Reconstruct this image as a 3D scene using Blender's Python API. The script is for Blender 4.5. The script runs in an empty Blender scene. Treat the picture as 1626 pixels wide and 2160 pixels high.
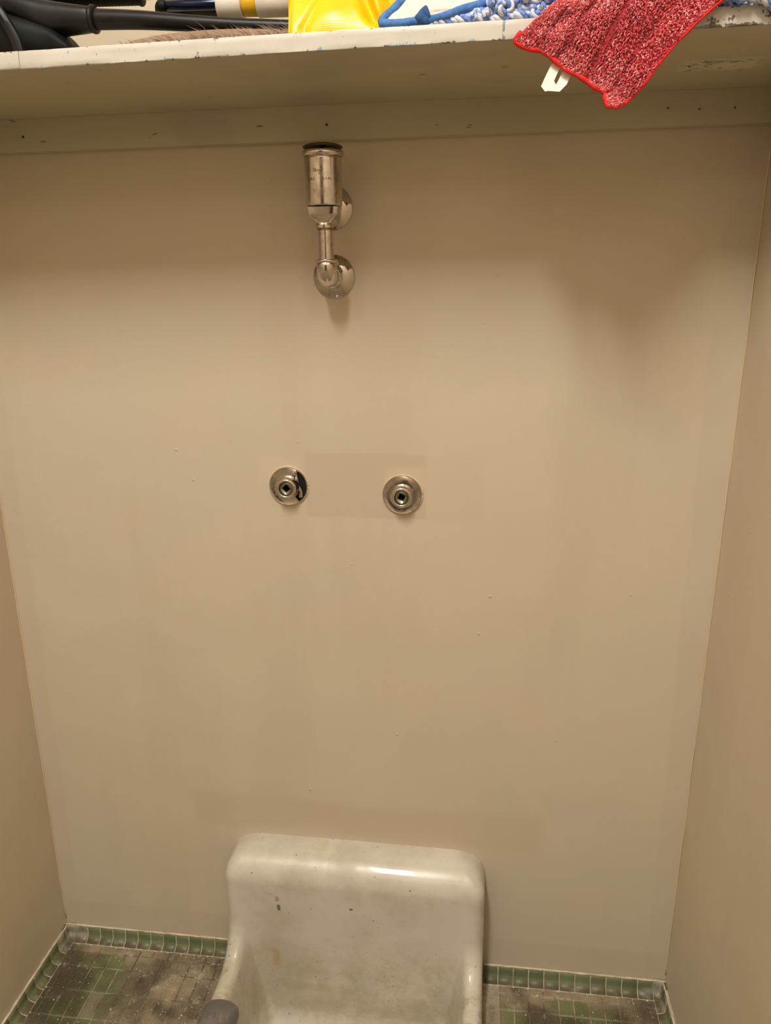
import bpy, bmesh, math, random
from mathutils import Vector, Matrix, noise
random.seed(7)
S = bpy.context.scene
COL = S.collection
PI = math.pi

# ------------------------------------------------------------------ camera
cam_d = bpy.data.cameras.new('camera')
cam = bpy.data.objects.new('camera', cam_d); COL.objects.link(cam)
RT = Vector((0.99233143, 0.12327138, -0.00908261))
UP = Vector((-0.02646889, 0.28369952, 0.95854785))
FW = Vector((-0.12073824, 0.95095675, -0.28478681))
m = Matrix((RT, UP, -FW)).transposed().to_4x4()
m.translation = Vector((0.79332, -1.14635, 1.24211))
cam.matrix_world = m
cam_d.sensor_fit = 'VERTICAL'; cam_d.sensor_height = 24.0
cam_d.lens = 24.0 * 1620.97 / 2160.0
cam_d.clip_start = 0.02
S.camera = cam

# ------------------------------------------------------------------ light
W = bpy.data.worlds.new('world'); S.world = W; W.use_nodes = True
W.node_tree.nodes['Background'].inputs[0].default_value = (1, .9, .78, 1)
W.node_tree.nodes['Background'].inputs[1].default_value = 0.05
LAMP = (0.43, -1.62, 2.93)
ld = bpy.data.lights.new('ceiling_lamp_light', 'AREA'); ld.shape = 'RECTANGLE'; ld.size = 0.20; ld.size_y = 0.90
ld.energy = 55; ld.color = (1.0, .97, .92)
lo = bpy.data.objects.new('ceiling_lamp_light', ld); lo.location = LAMP; COL.objects.link(lo)
# fill light added behind the camera to lift the shaded areas
l2 = bpy.data.lights.new('fill_light', 'AREA'); l2.shape = 'RECTANGLE'; l2.size = 0.9; l2.size_y = 0.5
l2.energy = 6; l2.color = (1.0, .95, .88)
lo2 = bpy.data.objects.new('fill_light', l2); lo2.location = (0.6, -3.0, 2.7); COL.objects.link(lo2)
S.view_settings.view_transform = 'Standard'; S.view_settings.look = 'None'
S.view_settings.gamma = 1.0; S.view_settings.use_curve_mapping = False
S.view_settings.exposure = 0.0

# ------------------------------------------------------------------ helpers
def lin(c):
    o = []
    for v in c:
        v /= 255.0
        o.append(v / 12.92 if v <= .04045 else ((v + .055) / 1.055) ** 2.4)
    return tuple(o) + (1.0,)

class NT:
    def __init__(s, name):
        s.mat = bpy.data.materials.new(name); s.mat.use_nodes = True
        s.t = s.mat.node_tree; s.b = s.t.nodes['Principled BSDF']
        s._co = None
    def n(s, typ, **k):
        nd = s.t.nodes.new(typ)
        for a, v in k.items(): setattr(nd, a, v)
        return nd
    def l(s, a, b): s.t.links.new(a, b)
    def setin(s, sock, v):
        if isinstance(v, bpy.types.NodeSocket): s.l(v, sock)
        else: sock.default_value = v
    @property
    def co(s):
        if s._co is None: s._co = s.n('ShaderNodeTexCoord').outputs['Object']
        return s._co
    def xyz(s):
        x = s.n('ShaderNodeSeparateXYZ'); s.l(s.co, x.inputs[0]); return x.outputs
    def noise(s, scale, detail=3, rough=.5, dist=0, vec=None, stretch=None):
        nd = s.n('ShaderNodeTexNoise'); nd.inputs['Scale'].default_value = scale
        nd.inputs['Detail'].default_value = detail; nd.inputs['Roughness'].default_value = rough
        nd.inputs['Distortion'].default_value = dist
        v = vec or s.co
        if stretch:
            mp = s.n('ShaderNodeMapping'); mp.inputs['Scale'].default_value = stretch; s.l(v, mp.inputs[0]); v = mp.outputs[0]
        s.l(v, nd.inputs['Vector']); return nd.outputs['Fac']
    def voro(s, scale, feature='F1', vec=None):
        nd = s.n('ShaderNodeTexVoronoi', feature=feature); nd.inputs['Scale'].default_value = scale
        s.l(vec or s.co, nd.inputs['Vector']); return nd.outputs['Distance']
    def math(s, op, a, b=0.0, c=0.0, clamp=False):
        nd = s.n('ShaderNodeMath', operation=op, use_clamp=clamp)
        s.setin(nd.inputs[0], a); s.setin(nd.inputs[1], b)
        if op in ('SMOOTH_MIN', 'MULTIPLY_ADD', 'COMPARE'): s.setin(nd.inputs[2], c)
        return nd.outputs[0]
    def step(s, v, a, b):      # smooth 0..1 between a and b (a may be > b)
        nd = s.n('ShaderNodeMapRange', interpolation_type='SMOOTHSTEP')
        s.setin(nd.inputs[0], v); nd.inputs[1].default_value = a; nd.inputs[2].default_value = b
        if a > b:
            nd.inputs[1].default_value = b; nd.inputs[2].default_value = a
            nd.inputs[3].default_value = 1; nd.inputs[4].default_value = 0
        return nd.outputs[0]
    def mix(s, f, a, b, mode='MIX'):
        nd = s.n('ShaderNodeMix', data_type='RGBA', blend_type=mode)
        s.setin(nd.inputs[0], f); s.setin(nd.inputs[6], a); s.setin(nd.inputs[7], b)
        return nd.outputs[2]
    def box(s, x0, x1, z0, z1, soft=.003, wob=0.0, ws=20, h=0, v=2):
        o = s.xyz(); X, Z = o[h], o[v]
        if wob:
            nz = s.math('MULTIPLY', s.math('SUBTRACT', s.noise(ws), .5), wob)
            X = s.math('ADD', X, nz); Z = s.math('ADD', Z, nz)
        r = s.math('MULTIPLY', s.step(X, x0 - soft, x0 + soft), s.step(X, x1 + soft, x1 - soft))
        r2 = s.math('MULTIPLY', s.step(Z, z0 - soft, z0 + soft), s.step(Z, z1 + soft, z1 - soft))
        return s.math('MULTIPLY', r, r2)
    def bump(s, h, strength=.3, dist=.001, prev=None):
        nd = s.n('ShaderNodeBump'); nd.inputs['Strength'].default_value = strength
        nd.inputs['Distance'].default_value = dist; s.l(h, nd.inputs['Height'])
        if prev: s.l(prev, nd.inputs['Normal'])
        return nd.outputs[0]
    def out(s, col=None, rough=None, metal=None, normal=None, **k):
        if col is not None: s.setin(s.b.inputs['Base Color'], col)
        if rough is not None: s.setin(s.b.inputs['Roughness'], rough)
        if metal is not None: s.setin(s.b.inputs['Metallic'], metal)
        if normal is not None: s.l(normal, s.b.inputs['Normal'])
        for a, v in k.items(): s.setin(s.b.inputs[a.replace('_', ' ')], v)
        return s.mat

def tag(o, label, cat, group=None):
    o['label'] = label; o['category'] = cat
    if group: o['group'] = group
    return o
def thing(name, label, cat, loc=(0, 0, 0), group=None):
    o = bpy.data.objects.new(name, None); COL.objects.link(o); o.location = loc
    o.empty_display_size = .05
    return tag(o, label, cat, group)
def obj(name, verts, faces, mats, parent=None, smooth=True, midx=None):
    me = bpy.data.meshes.new(name); me.from_pydata([tuple(v) for v in verts], [], faces)
    if not isinstance(mats, (list, tuple)): mats = [mats]
    for mt in mats: me.materials.append(mt)
    if smooth: me.polygons.foreach_set('use_smooth', [True] * len(me.polygons))
    if midx: me.polygons.foreach_set('material_index', midx)
    me.update()
    o = bpy.data.objects.new(name, me); COL.objects.link(o)
    if parent:
        o.parent = parent
        o.location = -parent.location if parent.parent is None else (0, 0, 0)
    return o
class MB:
    """vertex / face collector, world coordinates"""
    def __init__(s): s.v = []; s.f = []; s.mi = []; s.c = []
    def add(s, v, f, mi=0, col=None):
        b = len(s.v); s.v += [Vector(p) for p in v]; s.f += [tuple(i + b for i in q) for q in f]; s.mi += [mi] * len(f)
        s.c += [col if col is not None else 0.5] * len(v)
        return s
    def box(s, x0, x1, y0, y1, z0, z1, mi=0, bev=0.0):
        if bev:
            bm = bmesh.new(); bmesh.ops.create_cube(bm, size=1)
            for v in bm.verts: v.co = Vector(((x0+x1)/2 + v.co.x*(x1-x0), (y0+y1)/2 + v.co.y*(y1-y0), (z0+z1)/2 + v.co.z*(z1-z0)))
            bmesh.ops.bevel(bm, geom=bm.edges[:], offset=bev, segments=3, profile=.5, affect='EDGES')
            bm.verts.index_update()
            s.add([v.co.copy() for v in bm.verts], [[v.index for v in f.verts] for f in bm.faces], mi); bm.free(); return s
        v = [(x, y, z) for x in (x0, x1) for y in (y0, y1) for z in (z0, z1)]
        return s.add(v, [(0,1,3,2),(4,6,7,5),(0,4,5,1),(2,3,7,6),(0,2,6,4),(1,5,7,3)], mi)
    def grid(s, fn, nu, nv, mi=0, closeu=False, col=None):
        b = len(s.v)
        for j in range(nv + 1):
            for i in range(nu + (0 if closeu else 1)):
                s.v.append(Vector(fn(i / nu, j / nv))); s.c.append(col(i / nu, j / nv) if col else .5)
        w = nu if closeu else nu + 1
        for j in range(nv):
            for i in range(nu):
                i2 = (i + 1) % w if closeu else i + 1
                s.f.append((b + j*w + i, b + j*w + i2, b + (j+1)*w + i2, b + (j+1)*w + i)); s.mi.append(mi)
        return s
    def lathe(s, origin, axis, prof, seg=48, mi=0, ref=None, cap=True, jit=None):
        """prof = [(radius, distance along axis)]"""
        A = Vector(axis).normalized(); R = Vector(ref) if ref else (Vector((1,0,0)) if abs(A.x) < .9 else Vector((0,0,1)))
        X = (R - A * R.dot(A)).normalized(); Y = A.cross(X); O = Vector(origin); b = len(s.v)
        for r, h in prof:
            for k in range(seg):
                a = 2*PI*k/seg; rr = r * (1 + (jit(a, h) if jit else 0))
                s.v.append(O + A*h + X*(math.cos(a)*rr) + Y*(math.sin(a)*rr)); s.c.append(.5)
        for j in range(len(prof) - 1):
            for k in range(seg):
                k2 = (k+1) % seg
                s.f.append((b+j*seg+k, b+j*seg+k2, b+(j+1)*seg+k2, b+(j+1)*seg+k)); s.mi.append(mi)
        if cap:
            if prof[0][0] > 1e-5: s.f.append(tuple(b + k for k in reversed(range(seg)))); s.mi.append(mi)
            if prof[-1][0] > 1e-5: s.f.append(tuple(b + (len(prof)-1)*seg + k for k in range(seg))); s.mi.append(mi)
        return s
    def tube(s, pts, rad, seg=12, mi=0, col=.5, cap=True, flat=1.0):
        pts = [Vector(p) for p in pts]; n = len(pts); b = len(s.v)
        rf = rad if callable(rad) else (lambda t: rad)
        cf = col if callable(col) else (lambda t: col)
        T0 = (pts[1] - pts[0]).normalized()
        N = T0.orthogonal().normalized()
        if flat != 1.0:
            N = Vector((0, 0, 1)) - T0 * T0.z
            N.normalize()
        for i, p in enumerate(pts):
            T = (pts[min(i+1, n-1)] - pts[max(i-1, 0)]).normalized()
            N = (N - T * N.dot(T)).normalized(); B = T.cross(N); r = rf(i/(n-1))
            for k in range(seg):
                a = 2*PI*k/seg
                s.v.append(p + N*(math.cos(a)*r*flat) + B*(math.sin(a)*r)); s.c.append(cf(i/(n-1)))
        for i in range(n-1):
            for k in range(seg):
                k2 = (k+1) % seg
                s.f.append((b+i*seg+k, b+i*seg+k2, b+(i+1)*seg+k2, b+(i+1)*seg+k)); s.mi.append(mi)
        if cap:
            s.f.append(tuple(b+k for k in reversed(range(seg)))); s.mi.append(mi)
            s.f.append(tuple(b+(n-1)*seg+k for k in range(seg))); s.mi.append(mi)
        return s
    def build(s, name, mats, parent=None, smooth=True, sharp=None, vcol=False):
        o = obj(name, s.v, s.f, mats, parent, smooth, s.mi)
        if vcol:
            at = o.data.attributes.new('shade_id', 'FLOAT', 'POINT'); at.data.foreach_set('value', s.c)
        if sharp:
            o.data.set_sharp_from_angle(angle=math.radians(sharp))
        return o
def struct(o): o['kind'] = 'structure'; return o
def bez(pts, n):            # Catmull-Rom through the points
    P = [Vector(p) for p in pts]; P = [P[0]*2 - P[1]] + P + [P[-1]*2 - P[-2]]; out = []
    segs = len(P) - 3
    for i in range(n + 1):
        t = i / n * segs; k = min(int(t), segs - 1); t -= k
        a, b, c, d = P[k:k+4]
        out.append(.5*((2*b) + (c-a)*t + (2*a-5*b+4*c-d)*t*t + (3*b-a-3*c+d)*t**3))
    return out
def nz(x, y=0, z=0): return noise.noise(Vector((x, y, z)))

# ------------------------------------------------------------------ materials
ROOM_W = 1.15; ROOM_Y = -3.4; CEIL = 3.0
def paint_mat(name, side=None):
    t = NT(name)
    base = lin((205, 191, 167)); alt = lin((202, 189, 167))
    c = t.mix(t.step(t.noise(2.2, 3, .5, .6), .46, .52), base, alt)
    c = t.mix(t.math('MULTIPLY', t.step(t.noise(6.5, 2, .4), .5, .75), .35), c, lin((207, 190, 163)))
    if side == 'back':
        c = t.mix(t.math('MULTIPLY', t.box(.522, .712, .888, .992, .002, .006, 30), .8), c, lin((197, 180, 156)))
        c = t.mix(t.math('MULTIPLY', t.box(.712, .80, .885, .990, .002, .004, 30), .35), c, lin((200, 185, 160)))
        c = t.mix(t.math('MULTIPLY', t.box(.445, .515, .945, .985, .006, .012, 30), .6), c, lin((212, 193, 165)))
        c = t.mix(t.math('MULTIPLY', t.box(.648, .71, .935, .972, .006, .012, 30), .6), c, lin((212, 193, 165)))
        # brushed cut-in strips: both corners, round the sink and under the cleat
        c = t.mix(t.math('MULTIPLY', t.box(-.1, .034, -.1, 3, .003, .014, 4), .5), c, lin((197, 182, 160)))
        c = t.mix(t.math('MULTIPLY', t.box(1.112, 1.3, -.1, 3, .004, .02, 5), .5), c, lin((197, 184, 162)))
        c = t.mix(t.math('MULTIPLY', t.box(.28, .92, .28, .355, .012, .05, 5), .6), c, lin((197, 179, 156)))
        c = t.mix(t.math('MULTIPLY', t.box(-.1, 1.3, -.1, .085, .002, .012, 6), .5), c, lin((197, 181, 159)))
        # the shelf line was painted round with a ragged brush
        rag = t.math('MULTIPLY', t.box(-.1, 1.3, 1.36, 1.6, .003, .05, 9), t.step(t.noise(26, 5, .7), .42, .6))
        c = t.mix(t.math('MULTIPLY', rag, .5), c, lin((200, 188, 170)))
        # slightly darker soft-edged patch around the lower pipe flange
        c = t.mix(t.math('MULTIPLY', t.box(.53, .62, 1.19, 1.30, .012, .02, 20), .35), c, lin((192, 172, 145)))
    vs = t.math('MULTIPLY', t.step(t.noise(7, 3, .55, .3, None, (1, 1, .16)), .46, .66), .32)
    c = t.mix(vs, c, lin((194, 179, 154)))
    # small scuffs
    sc = t.math('MULTIPLY', t.step(t.voro(34), .05, .02), t.step(t.noise(9), .62, .7))
    c = t.mix(sc, c, lin((222, 204, 172)))
    hgt = t.math('ADD', t.noise(420, 2, .6), t.math('MULTIPLY', t.noise(90, 3, .6), .8))
    blob = t.step(t.voro(28), .10, .0)
    blob = t.math('MULTIPLY', blob, t.step(t.noise(7, 1), .6, .66))
    nrm = t.bump(hgt, .22, .0008); nrm = t.bump(blob, .6, .0018, nrm)
    nrm = t.bump(t.noise(2.5, 2), .35, .02, nrm)
    r = t.math('ADD', .46, t.math('MULTIPLY', t.noise(3, 2), .12))
    return t.out(c, r, 0.0, nrm)
M_back = paint_mat('back_wall_paint', 'back'); M_wall = paint_mat('wall_paint')
def flat_mat(name, rgb, rough=.5, metal=0.0, bumps=None, var=None, **k):
    t = NT(name); c = lin(rgb)
    if var: c = t.mix(t.step(t.noise(var[0], 4, .6), .35, .7), c, lin(var[1]))
    nrm = t.bump(t.noise(bumps[0], 3, .6), bumps[1], bumps[2]) if bumps else None
    return t.out(c, rough, metal, nrm, **k)
M_caulk = flat_mat('caulk', (222, 206, 182), .55, bumps=(300, .5, .001), var=(40, (190, 170, 138)))
M_ceil = flat_mat('ceiling_paint', (226, 214, 192), .8)
M_black = flat_mat('black_plastic', (16, 15, 16), .42, bumps=(160, .12, .001), var=(35, (30, 28, 28)), Specular_IOR_Level=.28)
M_black_pole = flat_mat('black_coated_metal', (15, 14, 16), .36, bumps=(60, .05, .001), var=(60, (24, 22, 24)), Specular_IOR_Level=.3)
M_rubber = flat_mat('black_rubber', (7, 7, 7), .6, Specular_IOR_Level=.25)
M_white_pl = flat_mat('white_plastic', (222, 214, 203), .4, var=(30, (206, 198, 186)))
M_yellow_pl = flat_mat('yellow_plastic', (214, 172, 24), .35)
M_blue_metal = flat_mat('dark_blue_metal', (24, 32, 60), .18, .6)
M_dark_hole = flat_mat('dark_void', (6, 5, 5), .9)
M_door = flat_mat('reflection_door_paint', (54, 34, 32), .5)
M_pinkjamb = flat_mat('reflection_door_frame_paint', (120, 92, 84), .5)

# chrome, worn
def chrome(name, base, rough, wear, rust=0.0, seedvec=60):
    t = NT(name)
    n1 = t.noise(seedvec, 5, .7); c = t.mix(t.step(n1, .45, .72), lin(base), lin(wear))
    r = t.math('ADD', rough, t.math('MULTIPLY', t.step(n1, .42, .7), .16))
    metal = 1.0
    if rust:
        ru = t.math('MULTIPLY', t.step(t.noise(75, 5, .7, 1.0), .58, .66), rust)
        c = t.mix(ru, c, lin((112, 76, 48))); r = t.math('ADD', r, t.math('MULTIPLY', ru, .3))
        metal = t.math('SUBTRACT', 1.0, t.math('MULTIPLY', ru, .8))
    speck = t.step(t.voro(520), .22, .08); speck = t.math('MULTIPLY', speck, t.step(t.noise(50), .5, .62))
    c = t.mix(t.math('MULTIPLY', speck, .6), c, lin((90, 80, 68)))
    return t.out(c, r, metal, t.bump(t.noise(110, 3, .6), .08, .001))
M_chrome = chrome('worn_chrome', (214, 206, 196), .13, (176, 166, 150))
M_chrome2 = chrome('flange_chrome', (206, 198, 190), .07, (180, 170, 160), 0)
M_chrome_rust = chrome('rusty_flange_chrome', (214, 208, 200),   .16, (176, 166, 154), .75)
M_brass = chrome('tarnished_socket', (150, 148, 126), .38, (112, 120, 98))
M_ring = flat_mat('thread_brass', (158, 132, 74), .35, .9)
M_engrave = flat_mat('engraving', (62, 54, 46), .6)

# ------------------------------------------------------------------ room shell
def wall_panel(name, fn, nu, nv, mat):
    return struct(MB().grid(fn, nu, nv).build(name, mat))
LEAN = .0081 / 1.5            # the right wall leans out a little
def xr(z): return ROOM_W + LEAN * z
def slab(name, v, mat):       # v = 8 corners like MB.box order
    mb = MB(); mb.add(v, [(0,1,3,2),(4,6,7,5),(0,4,5,1),(2,3,7,6),(0,2,6,4),(1,5,7,3)])
    return struct(mb.build(name, mat, smooth=False))
TK = .08
slab('wall_back', [(-TK,0,-.1),(-TK,0,CEIL),(-TK,TK,-.1),(-TK,TK,CEIL),(xr(0)+TK,0,-.1),(xr(CEIL)+TK,0,CEIL),(xr(0)+TK,TK,-.1),(xr(CEIL)+TK,TK,CEIL)], M_back)
slab('wall_left', [(-TK,ROOM_Y,-.1),(-TK,ROOM_Y,CEIL),(-TK,0,-.1),(-TK,0,CEIL),(0,ROOM_Y,-.1),(0,ROOM_Y,CEIL),(0,0,-.1),(0,0,CEIL)], M_wall)
slab('wall_right', [(xr(0),ROOM_Y,-.1),(xr(CEIL),ROOM_Y,CEIL),(xr(0),0,-.1),(xr(CEIL),0,CEIL),(xr(0)+TK,ROOM_Y,-.1),(xr(CEIL)+TK,ROOM_Y,CEIL),(xr(0)+TK,0,-.1),(xr(CEIL)+TK,0,CEIL)], M_wall)
struct(MB().box(-TK, ROOM_W+2*TK, ROOM_Y-TK, ROOM_Y, -.1, CEIL).build('wall_front', M_wall, smooth=False))
struct(MB().box(-TK, ROOM_W+2*TK, ROOM_Y-TK, TK, CEIL, CEIL+.05).build('ceiling', M_ceil, smooth=False))
dr = struct(MB().box(.16, 1.0, ROOM_Y, ROOM_Y+.03, 0, 2.05, bev=.004).build('reflection_door', M_door, smooth=False))  # door added out of view, a dark shape for the chrome to reflect
MB().box(.10, .16, ROOM_Y, ROOM_Y+.045, 0, 2.11, bev=.004).box(1.0, 1.06, ROOM_Y, ROOM_Y+.045, 0, 2.11, bev=.004).box(.10, 1.06, ROOM_Y, ROOM_Y+.045, 2.05, 2.11, bev=.004).build('reflection_door_frame', M_pinkjamb, dr, smooth=False)
# thin caulk beads in the two vertical corners
def bead(name, pts, r, mat=M_caulk):
    P = bez(pts, 90)
    P = [p + Vector((nz(p.x*60+p.z*9, 1, p.y*50)*r*.5, nz(p.x*70, 3, p.z*12+p.y*50)*r*.5, nz(p.x*60, 5, p.y*60)*r*.5)) for p in P]
    return struct(MB().tube(P, lambda t: r*(.75+.6*abs(nz(t*37, 2, r*900))), 8).build(name, mat))
M_bead = flat_mat('painted_corner_bead', (212, 192, 158), .42, bumps=(200, .4, .001))
bead('trim_1', [(.0006, -.0006, .04), (.0006, -.0006, .7), (.0006, -.0006, 1.41)], .0013, M_bead)
bead('trim_2', [(xr(.04)-.0006, -.0006, .04), (xr(.7)-.0006, -.0006, .7), (xr(1.4)-.0006, -.0006, 1.42)], .0013, M_bead)

# ------------------------------------------------------------------ floor: small green tiles, filthy
SX0, SX1, SY = .3565, .825, -.64          # sink footprint
def floor_mats():
    def dirt(t):
        a = t.noise(9, 6, .68, .4); b = t.noise(38, 5, .7); d = t.noise(3.2, 3, .6)
        return a, b, d
    t = NT('green_floor_tile')
    a, b, d = dirt(t)
    at = t.n('ShaderNodeAttribute'); at.attribute_name = 'shade_id'
    g = t.mix(at.outputs['Fac'], lin((100, 108, 70)), lin((116, 122, 82)))
    g = t.mix(t.step(at.outputs['Fac'], .90, .93), g, lin((130, 124, 100)))
    brown = t.mix(b, lin((104, 88, 66)), lin((186, 166, 138)))
    # grime is thick except on a cleaner patch at the left back corner
    o = t.xyz()
    cx = t.math('SUBTRACT', o[0], .10); cy = t.math('ADD', o[1], .10)
    rr = t.math('SQRT', t.math('ADD', t.math('MULTIPLY', cx, cx), t.math('MULTIPLY', cy, cy)))
    clean = t.step(rr, .15, .055)
    cx2 = t.math('SUBTRACT', o[0], .98); cy2 = t.math('ADD', o[1], .10)
    rr2 = t.math('SQRT', t.math('ADD', t.math('MULTIPLY', cx2, cx2), t.math('MULTIPLY', cy2, cy2)))
    clean = t.math('MAXIMUM', clean, t.math('MULTIPLY', t.step(rr2, .14, .05), .8))
    edge = t.step(o[1], -.044, -.030)
    m1 = t.math('SUBTRACT', t.math('ADD', a, .16), t.math('MULTIPLY', clean, .20))
    m1 = t.math('ADD', m1, t.math('MULTIPLY', edge, .14))
    m1 = t.step(m1, .46, .60)
    c = t.mix(t.math('MULTIPLY', m1, .88), g, brown)
    c = t.mix(t.math('MULTIPLY', t.step(t.math('ADD', d, t.math('MULTIPLY', a, .35)), .68, .80), .8), c, lin((60, 50, 36)))
    c = t.mix(t.math('MULTIPLY', t.step(b, .58, .68), t.math('MULTIPLY', m1, .6)), c, lin((178, 162, 138)))
    c = t.mix(t.step(t.voro(330), .16, .1), c, lin((190, 178, 158)))
    tile = t.out(c, t.math('ADD', .38, t.math('MULTIPLY', m1, .3)), 0, t.bump(t.math('ADD', b, t.noise(240, 3)), .5, .0015))
    t = NT('dirty_grout')
    a, b, d = dirt(t)
    c = t.mix(t.step(a, .4, .6), lin((170, 158, 130)), lin((92, 78, 58)))
    c = t.mix(t.step(b, .5, .62), c, lin((186, 172, 148)))
    c = t.mix(t.math('MULTIPLY', t.step(d, .52, .66), .7), c, lin((60, 48, 34)))
    return tile, t.out(c, .85, 0, t.bump(t.noise(260, 4), .8, .002))
M_tile, M_grout = floor_mats()
mb = MB()
for (x0, x1, y0, y1) in ((-.02, SX0+.004, SY, .02), (SX1-.004, xr(0)+.02, SY, .02), (-.02, xr(0)+.02, ROOM_Y-.02, SY)):
    mb.box(x0, x1, y0, y1, -.02, -.0012, 1)
PX = .0265; rows = [-.0190, -.0355, -.0690, -.1200]
while rows[-1] > -2.0: rows.append(rows[-1] - .0525)
xe = [.0045 + PX*k for k in range(0, 44)]
for j in range(len(rows)-1):
    y1, y0 = rows[j], rows[j+1]; sh = nz(j*3.1, 9)*.003 if j > 2 else 0
    for i in range(len(xe)-1):
        x0, x1 = xe[i]+sh, xe[i+1]+sh
        if x1 > SX0-.002 and x0 < SX1+.002 and y1 > SY: 
            if x0 < SX0-.012 and x1 > SX0: x1 = SX0+.001
            elif x1 > SX1+.012 and x0 < SX1: x0 = SX1-.001
            else: continue
        if x1 > xr(0)-.004: continue
        g = .0009; hz = random.uniform(-.0004, .0003); bb = .0012
        mb.add([(x0+g,y0+g,-.002),(x1-g,y0+g,-.002),(x1-g,y1-g,-.002),(x0+g,y1-g,-.002),
                (x0+g+.0002,y0+g+.0002,-.0006+hz),(x1-g-.0002,y0+g+.0002,-.0006+hz),(x1-g-.0002,y1-g-.0002,-.0006+hz),(x0+g+.0002,y1-g-.0002,-.0006+hz),
                (x0+g+bb,y0+g+bb,hz),(x1-g-bb,y0+g+bb,hz),(x1-g-bb,y1-g-bb,hz),(x0+g+bb,y1-g-bb,hz)],
               [(0,1,5,4),(1,2,6,5),(2,3,7,6),(3,0,4,7),(4,5,9,8),(5,6,10,9),(6,7,11,10),(7,4,8,11),(8,9,10,11)], 0, random.random())
struct(mb.build('floor', [M_tile, M_grout], smooth=False, vcol=True))

# cove base tiles along the three walls
def cove_mats():
    t = NT('green_cove_tile')
    at = t.n('ShaderNodeAttribute'); at.attribute_name = 'shade_id'
    c = t.mix(at.outputs['Fac'], lin((100, 110, 76)), lin((122, 130, 96)))
    c = t.mix(t.step(at.outputs['Fac'], .985, .99), c, t.mix(t.step(t.noise(40, 4), .4, .6), lin((112, 114, 92)), lin((160, 154, 134))))
    c = t.mix(t.math('MULTIPLY', t.step(t.noise(22, 5, .65), .52, .66), .55), c, lin((120, 116, 96)))
    c = t.mix(t.step(t.voro(300), .14, .09), c, lin((200, 192, 176)))
    o = t.xyz()
    low = t.math('MULTIPLY', t.step(o[2], .009, .002), t.step(t.noise(45, 4, .6), .34, .5))
    c = t.mix(t.math('MULTIPLY', low, .85), c, lin((92, 74, 52)))
    return t.out(c, .45, 0, t.bump(t.noise(130, 3), .25, .001))
M_cove = cove_mats()
M_cgrout = flat_mat('cove_grout', (206, 198, 172), .8, bumps=(260, .6, .001), var=(60, (160, 150, 122)))
ZT = .028
def cove_profile(off=0.0):    # list of (distance out of the wall, height)
    P = [(.0045-off, ZT-.0008), (.0065-off, ZT-.0022), (.0068-off, .019)]
    for k in range(1, 9):
        a = PI/2*k/8
        P.append((.0068-off + .0135*(1-math.cos(a)), .0145+off*0 - .0130*math.sin(a)+ .0))
    P[-1] = (.0203, .0012)
    return P
def cove_run(mb, a, b, toP, n0=None, corner=True):
    """tiles from a to b along the wall; toP(s, d, z) -> point"""
    L = abs(b-a); n = max(1, round(L/.0268)); pr = cove_profile(); w = L/n; sg = 1 if b > a else -1
    for k in range(n):
        s0 = a + sg*k*w + sg*.0007; s1 = a + sg*(k+1)*w - sg*.0007
        ss = [s0, s0+sg*.0009, (s0+s1)/2, s1-sg*.0009, s1]; V = []; F = []
        ins = [-.0009, 0, .0002, 0, -.0009]
        for s_, i_ in zip(ss, ins):
            for d, z in pr: V.append(toP(s_, d+i_, z+i_*.4))
        m = len(pr)
        for i in range(4):
            for j in range(m-1): F.append((i*m+j, (i+1)*m+j, (i+1)*m+j+1, i*m+j+1))
        mb.add(V, F, 0, 1.0 if (corner and k == 0) else random.random()*.97)
    gp = [(0, ZT-.001)] + [(d-.0008, z-.0006) for d, z in pr] + [(.0225, -.001)]
    V = []; F = []; m = len(gp)
    for s_ in (a, b):
        for d, z in gp: V.append(toP(s_, d, z))
    for j in range(m-1): F.append((j, m+j, m+j+1, j+1))
    mb.add(V, F, 1)
mb = MB(); P_back = lambda s, d, z: (s, -d, z)
cove_run(mb, .0205, SX0+.002, P_back, corner=True); cove_run(mb, xr(0)-.0205, SX1-.002, P_back, corner=True)
struct(mb.build('baseboard_back', [M_cove, M_cgrout], vcol=True))
mb = MB(); cove_run(mb, -.0205, -1.62, lambda s, d, z: (d, s, z)); struct(mb.build('baseboard_left', [M_cove, M_cgrout], vcol=True))
mb = MB(); cove_run(mb, -.0205, -1.62, lambda s, d, z: (xr(z)-d, s, z)); struct(mb.build('baseboard_right', [M_cove, M_cgrout], vcol=True))
# inside corner pieces of the cove
for nm, cx, sgn in (('trim_3', 0, 1), ('trim_4', xr(0), -1)):
    mb = MB(); pr = cove_profile(); n = 8
    def fn(u, v, cx=cx, sgn=sgn):
        d, z = pr[min(int(round(v*(len(pr)-1))), len(pr)-1)]
        if u < .5: return (cx + sgn*(d + (.0205-d)*(1-2*u)), -d, z)
        return (cx + sgn*d, -(d + (.0205-d)*(2*u-1)), z)
    mb.grid(fn, 8, len(pr)-1, col=lambda u, v: 1.0)
    struct(mb.build(nm, [M_cove], vcol=True))
bead('trim_5', [(0, -.004, ZT), (.18, -.004, ZT+.0004), (SX0+.002, -.004, ZT)], .0018)
bead('trim_6', [(SX1-.002, -.004, ZT), (.98, -.004, ZT+.0003), (xr(0), -.004, ZT)], .0018)
bead('trim_7', [(.004, -.004, ZT), (.004, -.5, ZT), (.004, -1.6, ZT)], .0018)
bead('trim_8', [(xr(0)-.004, -.004, ZT), (xr(0)-.004, -.5, ZT), (xr(0)-.004, -1.6, ZT)], .0018)

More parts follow.
